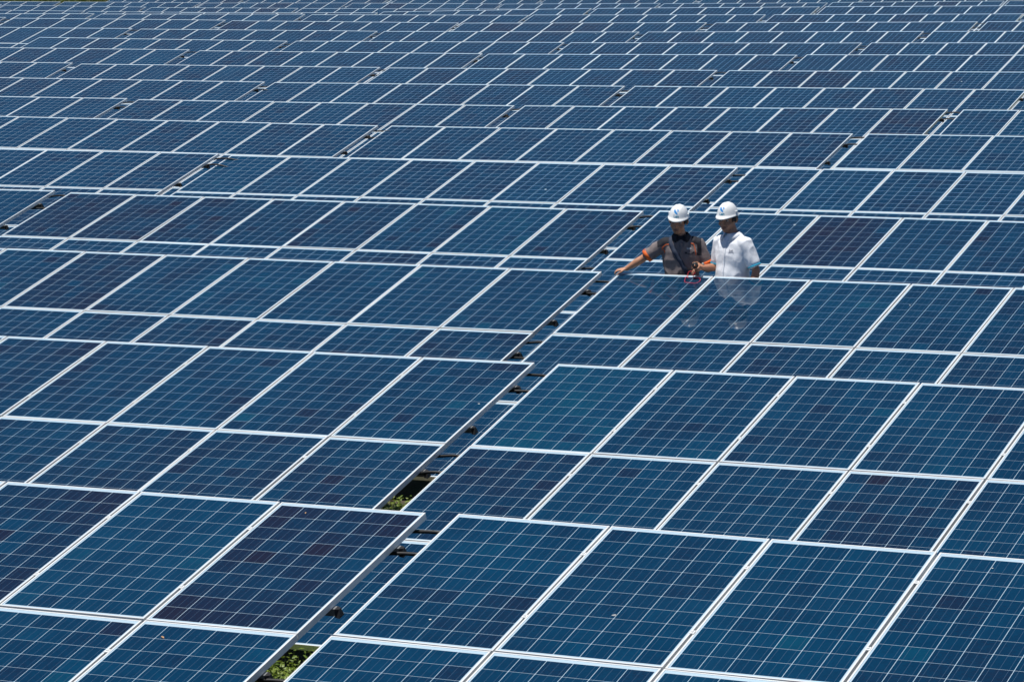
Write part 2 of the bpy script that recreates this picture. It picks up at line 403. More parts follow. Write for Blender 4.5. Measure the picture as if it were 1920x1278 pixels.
# named pools for panels that read warmer or cooler than their neighbours in the photograph
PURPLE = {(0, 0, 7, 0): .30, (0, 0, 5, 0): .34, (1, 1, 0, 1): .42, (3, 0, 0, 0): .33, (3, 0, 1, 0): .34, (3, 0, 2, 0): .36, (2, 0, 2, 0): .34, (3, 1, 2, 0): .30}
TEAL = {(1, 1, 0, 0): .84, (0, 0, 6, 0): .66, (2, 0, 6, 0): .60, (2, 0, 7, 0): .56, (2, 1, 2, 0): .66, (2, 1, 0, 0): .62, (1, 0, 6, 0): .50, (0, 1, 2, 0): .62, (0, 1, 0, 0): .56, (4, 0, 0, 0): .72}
n_near = 0
TROOT = {}
for r in sorted(ROWS):
    vis = ROWS[r]
    for ti, (row, k, tx, ty, tz, sl) in enumerate(vis):
        U = Vector((1, 0, sl)).normalized(); V = Vector((0, cT, sT)); N = U.cross(V).normalized(); V = N.cross(U)
        R = Matrix((U, V, N)).transposed()
        corner = Vector((tx, ty, tz))
        bx, by = tx+4.04, ty-2.45
        base = Vector((bx, by, ground_z(bx, by)))
        root = D.objects.new('solar_table', None); C.objects.link(root); root.location = base; root.empty_display_size = .3
        TROOT[(row, k)] = (root, corner, R)
        where = ORD[ti]+' from the left in the '+(ORD[row]+' row from the front' if row < 12 else ('farthest row' if row == 19 else ORD[19-row]+' row from the back'))
        lab = 'blue panel table, '+where
        if len(vis) == 2: lab = 'blue panel table '+('left' if ti == 0 else 'right')+' of the gap in the '+ORD[row]+' row from the front'
        if (row, k) == (2, 1): lab = 'table of blue solar panels that the two workers stand behind, with red cable on it'
        tag(root, lab, 'solar table', 'tables of solar panels standing in rows')
        def put(name, me, a, b, h=0, rz=None, parent=None):
            o = D.objects.new(name, me); C.objects.link(o); o.parent = parent or root
            p = corner+R@Vector((a, b, h))-base
            o.matrix_basis = Matrix.Translation(p)@(rz if rz is not None else R).to_4x4()
            return o
        for j in range(NR):
            for i in range(NC):
                cx = project(corner+R@Vector((i*W+.5, -j*SP-.8, 0)))
                u0 = project(corner+R@Vector((i*W, -j*SP, 0)))[0]; u1 = project(corner+R@Vector((i*W+1, -j*SP-1.65, 0)))[0]
                ul = min(u1, u0, project(corner+R@Vector((i*W, -j*SP-1.65, 0)))[0]); ur = max(u0, project(corner+R@Vector((i*W+1, -j*SP, 0)))[0])
                vt = project(corner+R@Vector((i*W+.5, -j*SP, 0)))[1]
                onscr = ur > -10 and ul < 1930 and vt < 1300
                near = onscr and ((row <= 2 and j < 2) or (row == 3 and j == 0) or (row in (1, 2) and j == 2 and ((k == 0 and i == 7) or (k == 1 and i == 0))))
                jit = Matrix.Rotation(rnd.gauss(0, .0016), 3, 'X')@Matrix.Rotation(rnd.gauss(0, .0016), 3, 'Y')
                dx, dy = rnd.gauss(0, .0012), rnd.gauss(0, .0018)
                bias = min(.85, max(.38, rnd.gauss(.54, .07)))
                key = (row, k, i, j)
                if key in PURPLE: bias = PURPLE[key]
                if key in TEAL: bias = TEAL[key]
                if row > 3 and rnd.random() < .03: bias = rnd.uniform(.20, .32)
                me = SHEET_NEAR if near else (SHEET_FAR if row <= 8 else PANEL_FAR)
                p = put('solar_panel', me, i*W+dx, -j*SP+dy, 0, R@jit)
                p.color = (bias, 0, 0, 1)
                if row <= 8:
                    f = D.objects.new('frame', FRAME); C.objects.link(f); f.parent = p
                if near:
                    n_near += 1
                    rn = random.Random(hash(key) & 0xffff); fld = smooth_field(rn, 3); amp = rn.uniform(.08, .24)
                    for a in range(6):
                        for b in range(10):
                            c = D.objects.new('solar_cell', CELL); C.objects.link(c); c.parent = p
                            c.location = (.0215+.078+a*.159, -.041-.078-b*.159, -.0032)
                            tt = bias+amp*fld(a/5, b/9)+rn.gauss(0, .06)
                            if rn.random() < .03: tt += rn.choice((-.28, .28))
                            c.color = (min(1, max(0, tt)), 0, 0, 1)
        for j in range(NR):
            for q in (.40, 1.23):
                pu = put('purlin', PURLIN, 0, -j*SP-q, -DEP-.001)
                if row <= 9:
                    cp = D.objects.new('end_cap', PCAP); C.objects.link(cp); cp.parent = pu; cp.location = (NC*W+.001, 0, 0)
                if row <= 1:
                    for i in range(1, NC): put('mid_clamp', CLAMP, i*W-.01, -j*SP-q, .0005)
            if row <= 12 and k >= 0 or row <= 6:
                for q in (.10, .43):
                    if rnd.random() < .12: continue
                    cb = put('cable', CABLES[rnd.randrange(7)], NC*W-.02, -j*SP-q+rnd.gauss(0, .02), -.01)
        for q in (1.3, 3.1, 4.9, 6.7):
            put('rafter', RAFTER, q, 0, -DEP-.046)
            pb = put('post', POST_B, q, -.55, -DEP-.105, Matrix.Identity(3))
            pf = put('post', POST_F, q, -4.3, -DEP-.105, Matrix.Identity(3))
print('near panels', n_near)

# ------------------------------------------------------------------ people
def finger(b, base, dirs, lens, r):
    pts = [Vector(base)]
    for d, l in zip(dirs, lens): pts.append(pts[-1]+Vector(d).normalized()*l)
    b.tube(pts, [r, r*.95, r*.88, r*.75][:len(pts)], 8)
def hand(b, wrist, fdir, pnorm, side, curl=.5, size=1.0):
    # fdir: from the wrist to the knuckles; pnorm: out of the back of the hand; side: towards the thumb
    f = Vector(fdir).normalized(); n = Vector(pnorm); n = (n-f*n.dot(f)).normalized(); s = Vector(side); s = (s-f*s.dot(f)-n*s.dot(n)).normalized()
    w_ = Vector(wrist); L = .085*size
    b.tube([w_-f*.015, w_+f*L*.4, w_+f*L*.9], [(.018, .024), (.015, .036), (.012, .038)], 12, flat=n)
    for q, ln in ((.030, .072), (.010, .080), (-.011, .074), (-.031, .058)):
        base = w_+f*L*.85+s*q; d = []; a = .15
        for _ in range(3):
            d.append(f*math.cos(a)-n*math.sin(a)); a += curl
        finger(b, base, d, [ln*.45*size, ln*.32*size, ln*.25*size], .0085)
    th = w_+f*.022+s*.026
    finger(b, th, [f*.6+s*.7-n*.2, f*.9+s*.25-n*.35, f-n*.5], [.036, .03, .024], .0105)

def head_parts(b0, z, y=0, x=0):
    b = MB()
    # z: middle of the head; facing -Y
    c = Vector((x, y, z))
    b.ell(c+Vector((0, .010, .028)), (.074, .092, .088))                       # skull
    b.ell(c+Vector((0, -.022, -.030)), (.060, .068, .078))                     # face
    b.ell(c+Vector((0, -.045, -.080)), (.036, .036, .030))                     # chin
    b.ell(c+Vector((0, -.010, -.065)), (.056, .058, .038))                     # jaw
    b.tube([c+Vector((0, -.088, .010)), c+Vector((0, -.101, -.015)), c+Vector((0, -.108, -.028))], [.007, .010, .013], 10)   # nose
    b.ell(c+Vector((-.012, -.098, -.030)), (.009, .010, .008)); b.ell(c+Vector((.012, -.098, -.030)), (.009, .010, .008))
    b.tube([c+Vector((-.036, -.078, .024)), c+Vector((0, -.089, .022)), c+Vector((.036, -.078, .024))], [.008, .009, .008], 8)  # brow
    for s in (-1, 1):
        b.ell(c+Vector((s*.038, -.062, -.026)), (.022, .022, .020))             # cheek
        b.tube([c+Vector((s*.073, .010, .018)), c+Vector((s*.080, .014, -.004)), c+Vector((s*.073, .004, -.028))], [(.012, .007), (.014, .008), (.008, .006)], 8)
    b.tube([c+Vector((-.022, -.084, -.057)), c+Vector((0, -.092, -.055)), c+Vector((.022, -.084, -.057))], [.006, .008, .006], 8)   # lips
    b.tube([c+Vector((-.018, -.083, -.067)), c+Vector((0, -.089, -.068)), c+Vector((.018, -.083, -.067))], [.006, .008, .006], 8)
    b0.add([(v[0]*HS[0], v[1]*HS[1], v[2]*HS[2]) for v in b.v], b.f)
    return c
HS = (1.13, 1.06, 1.07)

def face_details(parent, M):
    M = M@Matrix.Diagonal((*HS, 1))
    for s in (-1, 1):
        e = MB(); e.ell((s*.031, -.0745, .006), (.0135, .010, .0078)); o = link('eye', e.mesh('eye', M_EYE, True), None, parent); o.matrix_basis = M
        i = MB(); i.ell((s*.031, -.0838, .006), (.0058, .0025, .0058)); o2 = link('iris', i.mesh('iris', M_HAIR, True), None, o)
        q = MB(); q.tube([(s*.014, -.092, .022), (s*.032, -.089, .028), (s*.048, -.076, .022)], [.003, .004, .0025], 6)
        o = link('eyebrow', q.mesh('eyebrow', M_HAIR, True), None, parent); o.matrix_basis = M
    q = MB(); q.tube([(-.020, -.0905, -.0615), (0, -.0975, -.061), (.020, -.0905, -.0615)], [.0035, .005, .0035], 6)
    o = link('mouth', q.mesh('mouth', M_LIP, True), None, parent); o.matrix_basis = M
    q = MB(); n = 20
    vs = []; 
    for k in range(n+1):
        a = math.radians(-35)+math.radians(250)*k/n
        for (rz_, zz) in ((1.04, .045), (1.06, .010), (1.02, -.028 if .15 < k/n < .85 else -.012)):
            vs.append((.074*rz_*math.cos(a), .012+.092*rz_*math.sin(a), zz))
    fs = [(k*3+j, (k+1)*3+j, (k+1)*3+j+1, k*3+j+1) for k in range(n) for j in range(2)]
    me = mesh('hair', vs, fs, M_HAIR, True); o = link('hair', me, None, parent); o.matrix_basis = M
    sm = o.modifiers.new('s', 'SOLIDIFY'); sm.thickness = .006; sm.offset = 0

def helmet(parent, M):
    rx, ry, h = .094, .118, .116; nu, nv = 48, 12; vs = []
    for j in range(nv+1):
        ph = PI/2*(1-j/nv)                     # from rim (0) ... crown
        ph = PI/2*j/nv
        for i in range(nu):
            a = 2*PI*i/nu; cr = math.cos(ph)
            flare = 1+.05*max(0, 1-j/2.0)
            x = rx*cr**.92*math.cos(a)*flare; y = ry*cr**.92*math.sin(a)*flare; z = h*math.sin(ph)
            rib = .0045*math.exp(-(x/.011)**2)+.003*math.exp(-((abs(x)-.035)/.008)**2)
            if j > 3: z += rib*min(1, (j-3)/3)
            vs.append((x, y, z))
    fs = [(j*nu+i, j*nu+(i+1) % nu, (j+1)*nu+(i+1) % nu, (j+1)*nu+i) for j in range(nv) for i in range(nu)]
    # rim and peak: rings going outward from the lower edge
    base = len(vs)
    for ring, (out, dz) in enumerate(((.006, -.003), (.010, -.010))):
        for i in range(nu):
            a = 2*PI*i/nu; fr = max(0, -math.sin(a))**2.2
            ex = out+fr*.026*(ring+1)/2
            x0, y0 = rx*1.05*math.cos(a), ry*1.05*math.sin(a); l = math.hypot(x0, y0)
            vs.append((x0*(1+ex*.6/l), y0*(1+ex/l), dz-fr*.012*(ring+1)/2))
    for i in range(nu):
        i2 = (i+1) % nu
        fs.append((i2, i, base+i, base+i2)); fs.append((base+i2, base+i, base+nu+i, base+nu+i2))
    me = mesh('hard_hat', vs, fs, M_HELM, True)
    o = link('hard_hat', me, None, parent); o.matrix_basis = M
    so = o.modifiers.new('s', 'SOLIDIFY'); so.thickness = .0035; so.offset = -1
    for s in (-1, 1):                         # strap slots at the sides
        q = MB(); q.box(-.006, .006, -.022, .022, -.010, .014); sl = link('side_lug', q.mesh('side_lug', M_HELM), None, o)
        sl.matrix_basis = Matrix.Translation((s*.094, .005, .020))
    return o, me

def text_mesh(txt, size, bold=0):
    cu = D.curves.new('t', 'FONT'); cu.body = txt; cu.size = size; cu.align_x = 'CENTER'; cu.offset = bold; cu.resolution_u = 3
    o = D.objects.new('t', cu); C.objects.link(o)
    dg = bpy.context.evaluated_depsgraph_get(); dg.update()
    me = D.meshes.new_from_object(o.evaluated_get(dg)); D.objects.remove(o)
    b = bmesh.new(); b.from_mesh(me)
    for _ in range(2): bmesh.ops.subdivide_edges(b, edges=[e for e in b.edges if e.calc_length() > size*.18], cuts=1)
    bmesh.ops.triangulate(b, faces=b.faces); b.to_mesh(me); b.free()
    return [tuple(v.co) for v in me.vertices], [tuple(p.vertices) for p in me.polygons]
def decal(name, vf, m, target, centre, right, upv, parent, off=.0012, M=None):
    # lays a flat print onto the surface of the target mesh (target's own coordinates)
    bv = BVHTree.FromPolygons([v.co for v in target.vertices], [tuple(p.vertices) for p in target.polygons])
    right = Vector(right).normalized(); upv = Vector(upv).normalized(); n = right.cross(upv); c = Vector(centre); vs = []
    for (x, y) in [v[:2] for v in vf[0]]:
        o = c+right*x+upv*y+n*.2
        hit = bv.ray_cast(o, -n, 1.0)
        vs.append((hit[0]+n*off) if hit[0] is not None else c+right*x+upv*y)
    ob = link(name, mesh(name, vs, vf[1], m), None, parent)
    if M is not None: ob.matrix_basis = M
    so = ob.modifiers.new('s', 'SOLIDIFY'); so.thickness = .0006
    return ob
def strip_grid(poly_pts, w_, n=14):
    # ribbon along 2D points
    vs = []; P = [Vector((*p, 0)) for p in poly_pts]
    for i in range(len(P)):
        t = (P[min(i+1, len(P)-1)]-P[max(0, i-1)]).normalized(); s = Vector((-t.y, t.x, 0)); ww = w_[i] if isinstance(w_, list) else w_
        vs += [tuple(P[i]+s*ww), tuple(P[i]-s*ww)]
    return vs, [(2*i, 2*i+1, 2*i+3, 2*i+2) for i in range(len(P)-1)]
def logo_mark():
    a = strip_grid([(-.016, .022), (-.017, .014), (-.012, .004), (-.004, -.004), (.006, -.012), (.012, -.020)], [.002, .007, .0095, .0085, .006, .001])
    b = strip_grid([(.002, .024), (.010, .019), (.014, .010), (.010, .002)], [.001, .004, .005, .001])
    n = len(a[0])
    return a[0]+b[0], a[1]+[tuple(i+n for i in f) for f in b[1]]

def wrinkle(me, amp, seed, sc=9.0, zlim=None):
    me.update()
    ns = [v.normal.copy() for v in me.vertices]
    for v, n in zip(me.vertices, ns):
        p = v.co; q = Vector((p.x*sc+seed, p.y*sc, p.z*sc*.75))
        a = 1-abs(noise.noise(q+Vector((noise.noise(q*.5)*1.5, 0, 0)))*2.2)
        v.co = p+n*amp*(a-.6)+n*amp*.5*noise.noise(q*2.3)
    me.update()

def smooth_poly(pts, n=6):
    P = [Vector(p) for p in pts]; out = []
    for i in range(len(P)-1):
        p0 = P[max(0, i-1)]; p1 = P[i]; p2 = P[i+1]; p3 = P[min(len(P)-1, i+2)]
        for k in range(n):
            t = k/n
            out.append(.5*((2*p1)+(-p0+p2)*t+(2*p0-5*p1+4*p2-p3)*t*t+(-p0+3*p1-3*p2+p3)*t*t*t))
    out.append(P[-1]); return out

def person(base, theta, label, skin, height_scale, head_off, head_rot, rarm, larm, shirt_fn, tilt=0.0):
    root = D.objects.new('person', None); C.objects.link(root); root.location = base; root.rotation_euler = (0, 0, theta)
    root.scale = (height_scale,)*3
    tag(root, label, 'person')
    b = MB()
    # legs, hips, trunk, neck
    for s in (-1, 1):
        b.tube([(s*.10, 0, .09), (s*.10, .012, .28), (s*.098, -.005, .48), (s*.095, 0, .70), (s*.085, 0, .90)], [.036, .050, .054, .068, .080], 14)
        b.ell((s*.10, -.035, .045), (.040, .100, .035))
    b.loft([(0, 0, .84, .13, .095), (0, 0, .95, .145, .10), (0, 0, 1.05, .132, .092), (0, 0, 1.2, .15, .098), (0, 0, 1.31, .155, .09), (0, .01, 1.375, .12, .07), (0, .012, 1.41, .06, .055)])
    hx, hy, hz = head_off
    b.tube([(0, .02, 1.36), (hx*.3, .015+hy*.3, 1.42), (hx, hy+.02, 1.50)], [.058, .054, .056], 16)
    # the head, turned on the neck
    hb = MB(); head_parts(hb, 0)
    HM = Matrix.Translation((hx, hy, hz))@head_rot.to_4x4()
    b.add([HM@Vector(v) for v in hb.v], hb.f)
    for s, arm in ((-1, rarm), (1, larm)):
        sh = Vector((s*.158, 0, 1.335)); el = Vector(arm['elbow']); wr = Vector(arm['wrist'])
        b.tube([sh, sh.lerp(el, .5), el], [.043, .041, .038], 14)
        b.tube([el, el.lerp(wr, .35), el.lerp(wr, .8), wr], [.038, .040, .028, .025], 14)
        hand(b, wr, arm['f'], arm['n'], arm['s'], arm.get('curl', .5))
    me = remesh(b, 'body', .0055, skin, 3)
    body = link('body', me, None, root)
    face_details(root, HM)
    hm = Matrix.Translation((0, .002, .052))@Matrix.Rotation(math.radians(-1), 4, 'X')
    hat, hat_me = helmet(root, HM@hm)
    decal('lettering', text_mesh('Len', .037, .0012), M_LET, hat_me, (0, -.1, .014), (1, 0, 0), (0, 0, 1), hat)
    lm = logo_mark(); lm = ([(x*1.15, y*1.1) for x, y, *_ in lm[0]], lm[1]); decal('logo_mark', lm, M_BLUE, hat_me, (-.002, -.1, .062), (1, 0, 0), (0, 0, 1), hat)
    # trousers and boots
    t = MB()
    t.loft([(0, 0, .80, .165, .118), (0, 0, .90, .168, .12), (0, 0, .99, .152, .108)])
    for s in (-1, 1):
        t.tube([(s*.10, .01, .07), (s*.10, .012, .30), (s*.10, -.004, .50), (s*.095, 0, .72), (s*.085, 0, .90)], [.066, .066, .070, .085, .095], 16)
    tm = remesh(t, 'trousers', .012, M_TROU, 4); wrinkle(tm, .006, 3); link('trousers', tm, None, root)
    for s in (-1, 1):
        q = MB(); q.tube([(s*.10, .055, .042), (s*.102, -.03, .040), (s*.105, -.115, .034)], [(.040, .044), (.040, .050), (.030, .044)], 14, flat=(0, 0, 1))
        q.tube([(s*.10, .03, .05), (s*.10, .03, .15)], [.048, .05], 14)
        q.box(s*.10-.05, s*.10+.05, -.15, .09, 0, .018)
        link('boot', remesh(q, 'boot', .008, M_SHOE, 3), None, root)
    shirt_fn(root)
    return root, HM

def shirt_base(belly, rarm, larm, drop=.6, seed=1, wide=1.0, amp=.0075):
    b = MB()
    b.loft([(0, 0, .80, .182*wide, .135+belly*.6), (0, -belly*.3, .92, .178*wide, .132+belly), (0, -belly*.3, 1.04, .172*wide, .128+belly), (0, 0, 1.16, .186*wide, .130+belly*.4),
            (0, 0, 1.26, .196*wide, .124), (0, .004, 1.33, .184*wide, .104), (0, .010, 1.375, .140*wide, .082), (0, .014, 1.405, .095, .070), (0, .014, 1.425, .072, .064)], sq=2.2)
    for s, arm in ((-1, rarm), (1, larm)):
        sh = Vector((s*.165*wide, 0, 1.335)); el = Vector(arm['elbow']); e = sh.lerp(el, drop*1.15)
        b.tube([sh+Vector((-s*.05, 0, 0)), sh, sh.lerp(e, .5), e], [(.070, .070), (.070, .072), (.069, .074), (.067, .076)], 20)
    me = remesh(b, 'shirt', .0085, M_WHITE, 4)
    wrinkle(me, amp, seed)
    return me
def cuff(root, arm, s, m, wide, drop, name='sleeve_cuff', wd=.034, r=.0700):
    sh = Vector((s*.165*wide, 0, 1.335)); el = Vector(arm['elbow']); e = sh.lerp(el, drop*1.15); d = (e-sh).normalized()
    c0 = e+d*(.030-wd); c1 = e+d*.030
    a = (Vector((0, 0, 1))-d*d.z); a = a.normalized() if a.length > .1 else Vector((0, 1, 0)); b_ = d.cross(a); n = 26; vs = []
    for c, rr in ((c0, r), (c0, r+.002), (c1, r+.001), (c1, r-.012), (c1-d*.01, r-.014)):
        for k in range(n):
            an = 2*PI*k/n; vs.append(c+a*math.cos(an)*rr*.94+b_*math.sin(an)*rr*1.04)
    fs = [(j*n+k, j*n+(k+1) % n, (j+1)*n+(k+1) % n, (j+1)*n+k) for j in range(4) for k in range(n)]
    o = link(name, mesh(name, vs, fs, m, True), None, root)
    so = o.modifiers.new('s', 'SOLIDIFY'); so.thickness = .002; so.offset = 0
def collar(root, m, m_in=None, hx=0, hy=0):
    n = 30; vs = []
    for k in range(n+1):
        t = k/n; a = math.radians(-90+24+312*t)              # opening at the front (-Y)
        fr = max(0, 1-min(t, 1-t)/.18)                      # 1 at the points
        ca, sa = math.cos(a), math.sin(a)
        rows = [(.062, 1.405), (.0655, 1.432+.012*sa*.8), (.0695, 1.436+.012*sa*.8), (.082+.004*fr, 1.418-.010*fr), (.100+.014*fr, 1.396-.044*fr)]
        for (rr, z) in rows:
            vs.append((rr*1.06*ca+hx*.3, rr*sa+.012-.004*fr+hy*.3, z))
    fs = [(k*5+j, (k+1)*5+j, (k+1)*5+j+1, k*5+j+1) for k in range(n) for j in range(4)]
    me = mesh('collar', vs, fs, [m, m_in or m], True)
    for i, p in enumerate(me.polygons): p.material_index = 1 if (i % 4) == 0 else 0
    o = link('collar', me, None, root); so = o.modifiers.new('s', 'SOLIDIFY'); so.thickness = .003; so.offset = 1
    return o
def surface_strip(name, pts, half, m, target, parent, off=.004, outward=None):
    # ribbon laid onto the shirt: pts in the shirt's coordinates, snapped to the nearest surface
    bv = BVHTree.FromPolygons([v.co for v in target.vertices], [tuple(p.vertices) for p in target.polygons])
    P = smooth_poly(pts, 8); S_ = []
    for p in P:
        loc, nn, _, _ = bv.find_nearest(p); S_.append((loc, nn))
    vs = []
    for i, (p, nn) in enumerate(S_):
        t = (S_[min(i+1, len(S_)-1)][0]-S_[max(0, i-1)][0]).normalized(); s = nn.cross(t).normalized()
        for k in (-1, 0, 1):
            q = p+s*half*k; l2, n2, _, _ = bv.find_nearest(q); vs.append(l2+n2*off)
    fs = [(i*3+j, i*3+j+1, i*3+j+4, i*3+j+3) for i in range(len(S_)-1) for j in range(2)]
    o = link(name, mesh(name, vs, fs, m, True), None, parent)
    so = o.modifiers.new('s', 'SOLIDIFY'); so.thickness = .002; so.offset = 0
    return o

# -- the man in the grey shirt, his right hand on the corner of the table
TH1 = math.radians(22)
B1 = Vector((-12.183, 29.33, -5.545))
rarm1 = dict(elbow=(-.385, .020, 1.185), wrist=(-.545, .020, 1.090), f=(-.80, .10, -.12), n=(-.10, -.15, 1), s=(0, -1, -.1), curl=.75)
larm1 = dict(elbow=(.262, .0, 1.075), wrist=(.205, -.195, 1.125), f=(-.45, -.75, .05), n=(.75, -.4, .45), s=(-.3, .1, 1), curl=.7)
def shirt1(root):
    me = shirt_base(.004, rarm1, larm1, .62, 4.2, 1.0)
    me.materials.clear()
    for m in (M_GREY, M_NAVY, M_ORANGE): me.materials.append(m)
    for p in me.polygons:
        x, y, z = p.center
        ax = abs(x)
        # dark yoke over the shoulders, orange piping below it, dark inner yoke at the neck
        edge = 1.315+.04*math.cos(min(1, ax/.2)*PI)*-1
        curve = 1.30+2.2*(ax-.115)**2 if ax > .115 else 1.30
        yoke = ax > .105 and z > 1.348-.35*(ax-.105) and ax < .235
        if x > 0 and y < 0: yoke = yoke or (ax > .155 and z > 1.22 and ax < .20+.0)
        neck = ax < .075 and z > 1.36+.5*abs(ax-.04) and y < 0
        side = (y > -.01 and y < .06 and ax > .15 and z < 1.24)
        if (x > 0 and y < 0 and ax > .20): yoke = False
        if yoke or neck or side or (y > .04 and z > 1.30): p.material_index = 1
    sh = link('shirt', me, None, root)
    cuff(root, rarm1, -1, M_ORANGE, 1.0, .62); cuff(root, larm1, 1, M_ORANGE, 1.0, .62)
    collar(root, M_NAVY)
    surface_strip('piping', [(-.105, -.10, 1.355), (-.150, -.10, 1.335), (-.178, -.10, 1.30), (-.185, -.09, 1.25)], .0035, M_ORANGE, me, root)
    surface_strip('piping', [(.098, -.10, 1.358), (.135, -.11, 1.345), (.155, -.12, 1.30), (.158, -.12, 1.23)], .0035, M_ORANGE, me, root)
    surface_strip('button_placket', [(0, -.1, 1.36), (0, -.15, 1.2), (0, -.16, 1.0), (0, -.15, .85)], .014, M_GREY, me, root, .003)
    surface_strip('shoulder_strap', [(-.075, .05, 1.41), (-.095, -.02, 1.395), (-.100, -.08, 1.345), (-.055, -.13, 1.25), (.01, -.15, 1.14), (.075, -.15, 1.03), (.14, -.12, .93), (.18, -.04, .87)], .021, M_STRAP, me, root, .006)
    q = [(x, y) for x, y in ((-.05, .03), (.05, .03), (.05, -.04), (.04, -.05), (-.04, -.05), (-.05, -.04))]
    decal('lettering', text_mesh('Len', .030, .0008), M_LETW, me, (.078, -.2, 1.288), (1, 0, 0), (0, 0, 1), root, .004)
    decal('pocket_flap', ([(-.045, 0), (.045, 0), (.045, -.014), (0, -.022), (-.045, -.014)], [(0, 4, 3, 2, 1)]), M_NAVY, me, (.082, -.2, 1.262), (1, 0, 0), (0, 0, 1), root, .0035)
p1, HM1 = person(B1, TH1, 'man in white hard hat and grey shirt, one hand on the panel corner', M_SKIN1, 1.0,
                 (-.022, -.012, 1.556), Matrix.Rotation(math.radians(5), 3, 'Y')@Matrix.Rotation(math.radians(-12), 3, 'Z')@Matrix.Rotation(math.radians(9), 3, 'X'), rarm1, larm1, shirt1)
q = MB(); a = Vector(larm1['wrist']); d = (a-Vector(larm1['elbow'])).normalized()
q.tube([a-d*.030, a-d*.012], [.031, .031], 20); link('wrist_watch', q.mesh('wrist_watch', M_BLACK, True), None, p1)
q = MB(); q.tube([a-d*.021+Vector((.0, -.014, .024)), a-d*.021+Vector((.0, -.018, .031))], [.016, .015], 20); link('watch_face', q.mesh('watch_face', M_RAIL, True), None, p1)

# -- the man in the white shirt, turned to his right
TH2 = math.radians(-20)
B2 = Vector((-11.640, 29.34, -5.540))
rarm2 = dict(elbow=(-.200, -.010, 1.075), wrist=(-.205, -.235, 1.095), f=(-.10, -.80, -.1), n=(-.6, 0, .6), s=(.3, 0, 1), curl=.6)
larm2 = dict(elbow=(.262, .035, 1.075), wrist=(.268, -.05, .855), f=(0, -.12, -1), n=(1, 0, 0), s=(0, -1, -.1), curl=.3)
def shirt2(root):
    me = shirt_base(.024, rarm2, larm2, 0.64, 9.7, .98, .0060)
    sh = link('shirt', me, None, root)
    cuff(root, rarm2, -1, M_CYAN, .98, .64, wd=.009); cuff(root, larm2, 1, M_CYAN, .98, .64, wd=.009)
    collar(root, M_WHITE, M_CYAN, -.02, -.03)
    surface_strip('button_placket', [(0, -.1, 1.37), (0, -.15, 1.2), (0, -.17, 1.0), (0, -.16, .85)], .015, M_WHITE, me, root, .003)
    decal('lettering', text_mesh('Len', .030, .0006), M_LETG, me, (.075, -.2, 1.262), (1, 0, 0), (0, 0, 1), root, .004)
    decal('lettering_underline', ([(-.028, .002), (.028, .002), (.028, -.002), (-.028, -.002)], [(0, 3, 2, 1)]), M_LETG, me, (.075, -.2, 1.250), (1, 0, 0), (0, 0, 1), root, .004)
p2, HM2 = person(B2, TH2, 'man in a white hard hat and white short-sleeved shirt with cyan sleeve hems', M_SKIN2, 1.018,
                 (-.052, -.008, 1.550), Matrix.Rotation(math.radians(14), 3, 'Z')@Matrix.Rotation(math.radians(6), 3, 'X'), rarm2, larm2, shirt2)

# -- the meter he holds, its lead lying over the top edge of the panel
R1 = Matrix.Translation(B1)@Matrix.Rotation(TH1, 4, 'Z')
mt = D.objects.new('clamp_meter', None); C.objects.link(mt); mt.matrix_world = R1@Matrix.Translation((.135, -.285, 1.155))
tag(mt, 'small round black measuring meter with a red lead, held by the man in grey', 'meter')
q = MB(); q.tube([(0, .012, 0), (0, -.018, 0)], [.030, .032], 28); q.tube([(.0, .0, -.02), (.035, .03, -.055)], [.017, .018], 12)
link('meter_body', q.mesh('meter_body', M_BLACK, True), None, mt)
q = MB(); q.tube([(0, -.038, 0), (0, -.043, 0)], [.021, .020], 24); link('dial', q.mesh('dial', M_LENS, True), None, mt)
q = MB(); q.tube([(-.004, -.058, .004), (-.002, -.060, .0)], [.007, .006], 12); link('dial_pointer', q.mesh('dial_pointer', M_BRASS, True), None, mt)
troot, corner, RR = TROOT[(2, 1)]
def on_panel(a, b, h=.006): return corner+RR@Vector((a, b, h))
lead = [mt.matrix_world@Vector((.03, .02, -.03)), Vector((-11.985, 29.19, -4.485)), Vector((-11.994, 29.175, -4.470)), Vector((-12.014, 29.17, -4.458)), Vector((-12.04, 29.16, -4.468)), on_panel(.735, -.012, .012), on_panel(.742, -.055), on_panel(.765, -.078), on_panel(.735, -.066), on_panel(.748, -.12), on_panel(.778, -.200), on_panel(.837, -.218), on_panel(.900, -.222), on_panel(.918, -.155), on_panel(.885, -.083), on_panel(.824, -.070), on_panel(.790, -.015, .012), Vector((-11.985, 29.18, -4.478)), mt.matrix_world@Vector((.02, .01, -.035))]
q = MB(); inv = mt.matrix_world.inverted()
q.tube([inv@Vector(p) for p in smooth_poly(lead, 6)], .0026, 8); link('red_lead', q.mesh('red_lead', M_RED, True), None, mt)

# ------------------------------------------------------------------ small things lying on the panels
def on_table(key, a, b, h=.0): 
    r_, c_, R_ = TROOT[key]; return c_+R_@Vector((a, b, h)), R_
def blob(name, key, a, b, size, m, label, cat, seed, h=-.001):
    rn = random.Random(seed); n = 14; vs = [(0, 0, size*.22)]
    for ring, rr in enumerate((.55, 1.0)):
        for k in range(n):
            an = 2*PI*k/n; q_ = rr*size*(1+rn.uniform(-.3, .3)); vs.append((q_*math.cos(an), q_*math.sin(an)*.75, size*(.16 if ring == 0 else 0)))
    fs = [(0, 1+k, 1+(k+1) % n) for k in range(n)]+[(1+k, 1+n+k, 1+n+(k+1) % n, 1+(k+1) % n) for k in range(n)]
    p, R_ = on_table(key, a, b, h)
    o = link(name, mesh(name, vs, fs, m, True)); o.matrix_world = Matrix.Translation(p)@R_.to_4x4()
    tag(o, label, cat); return o
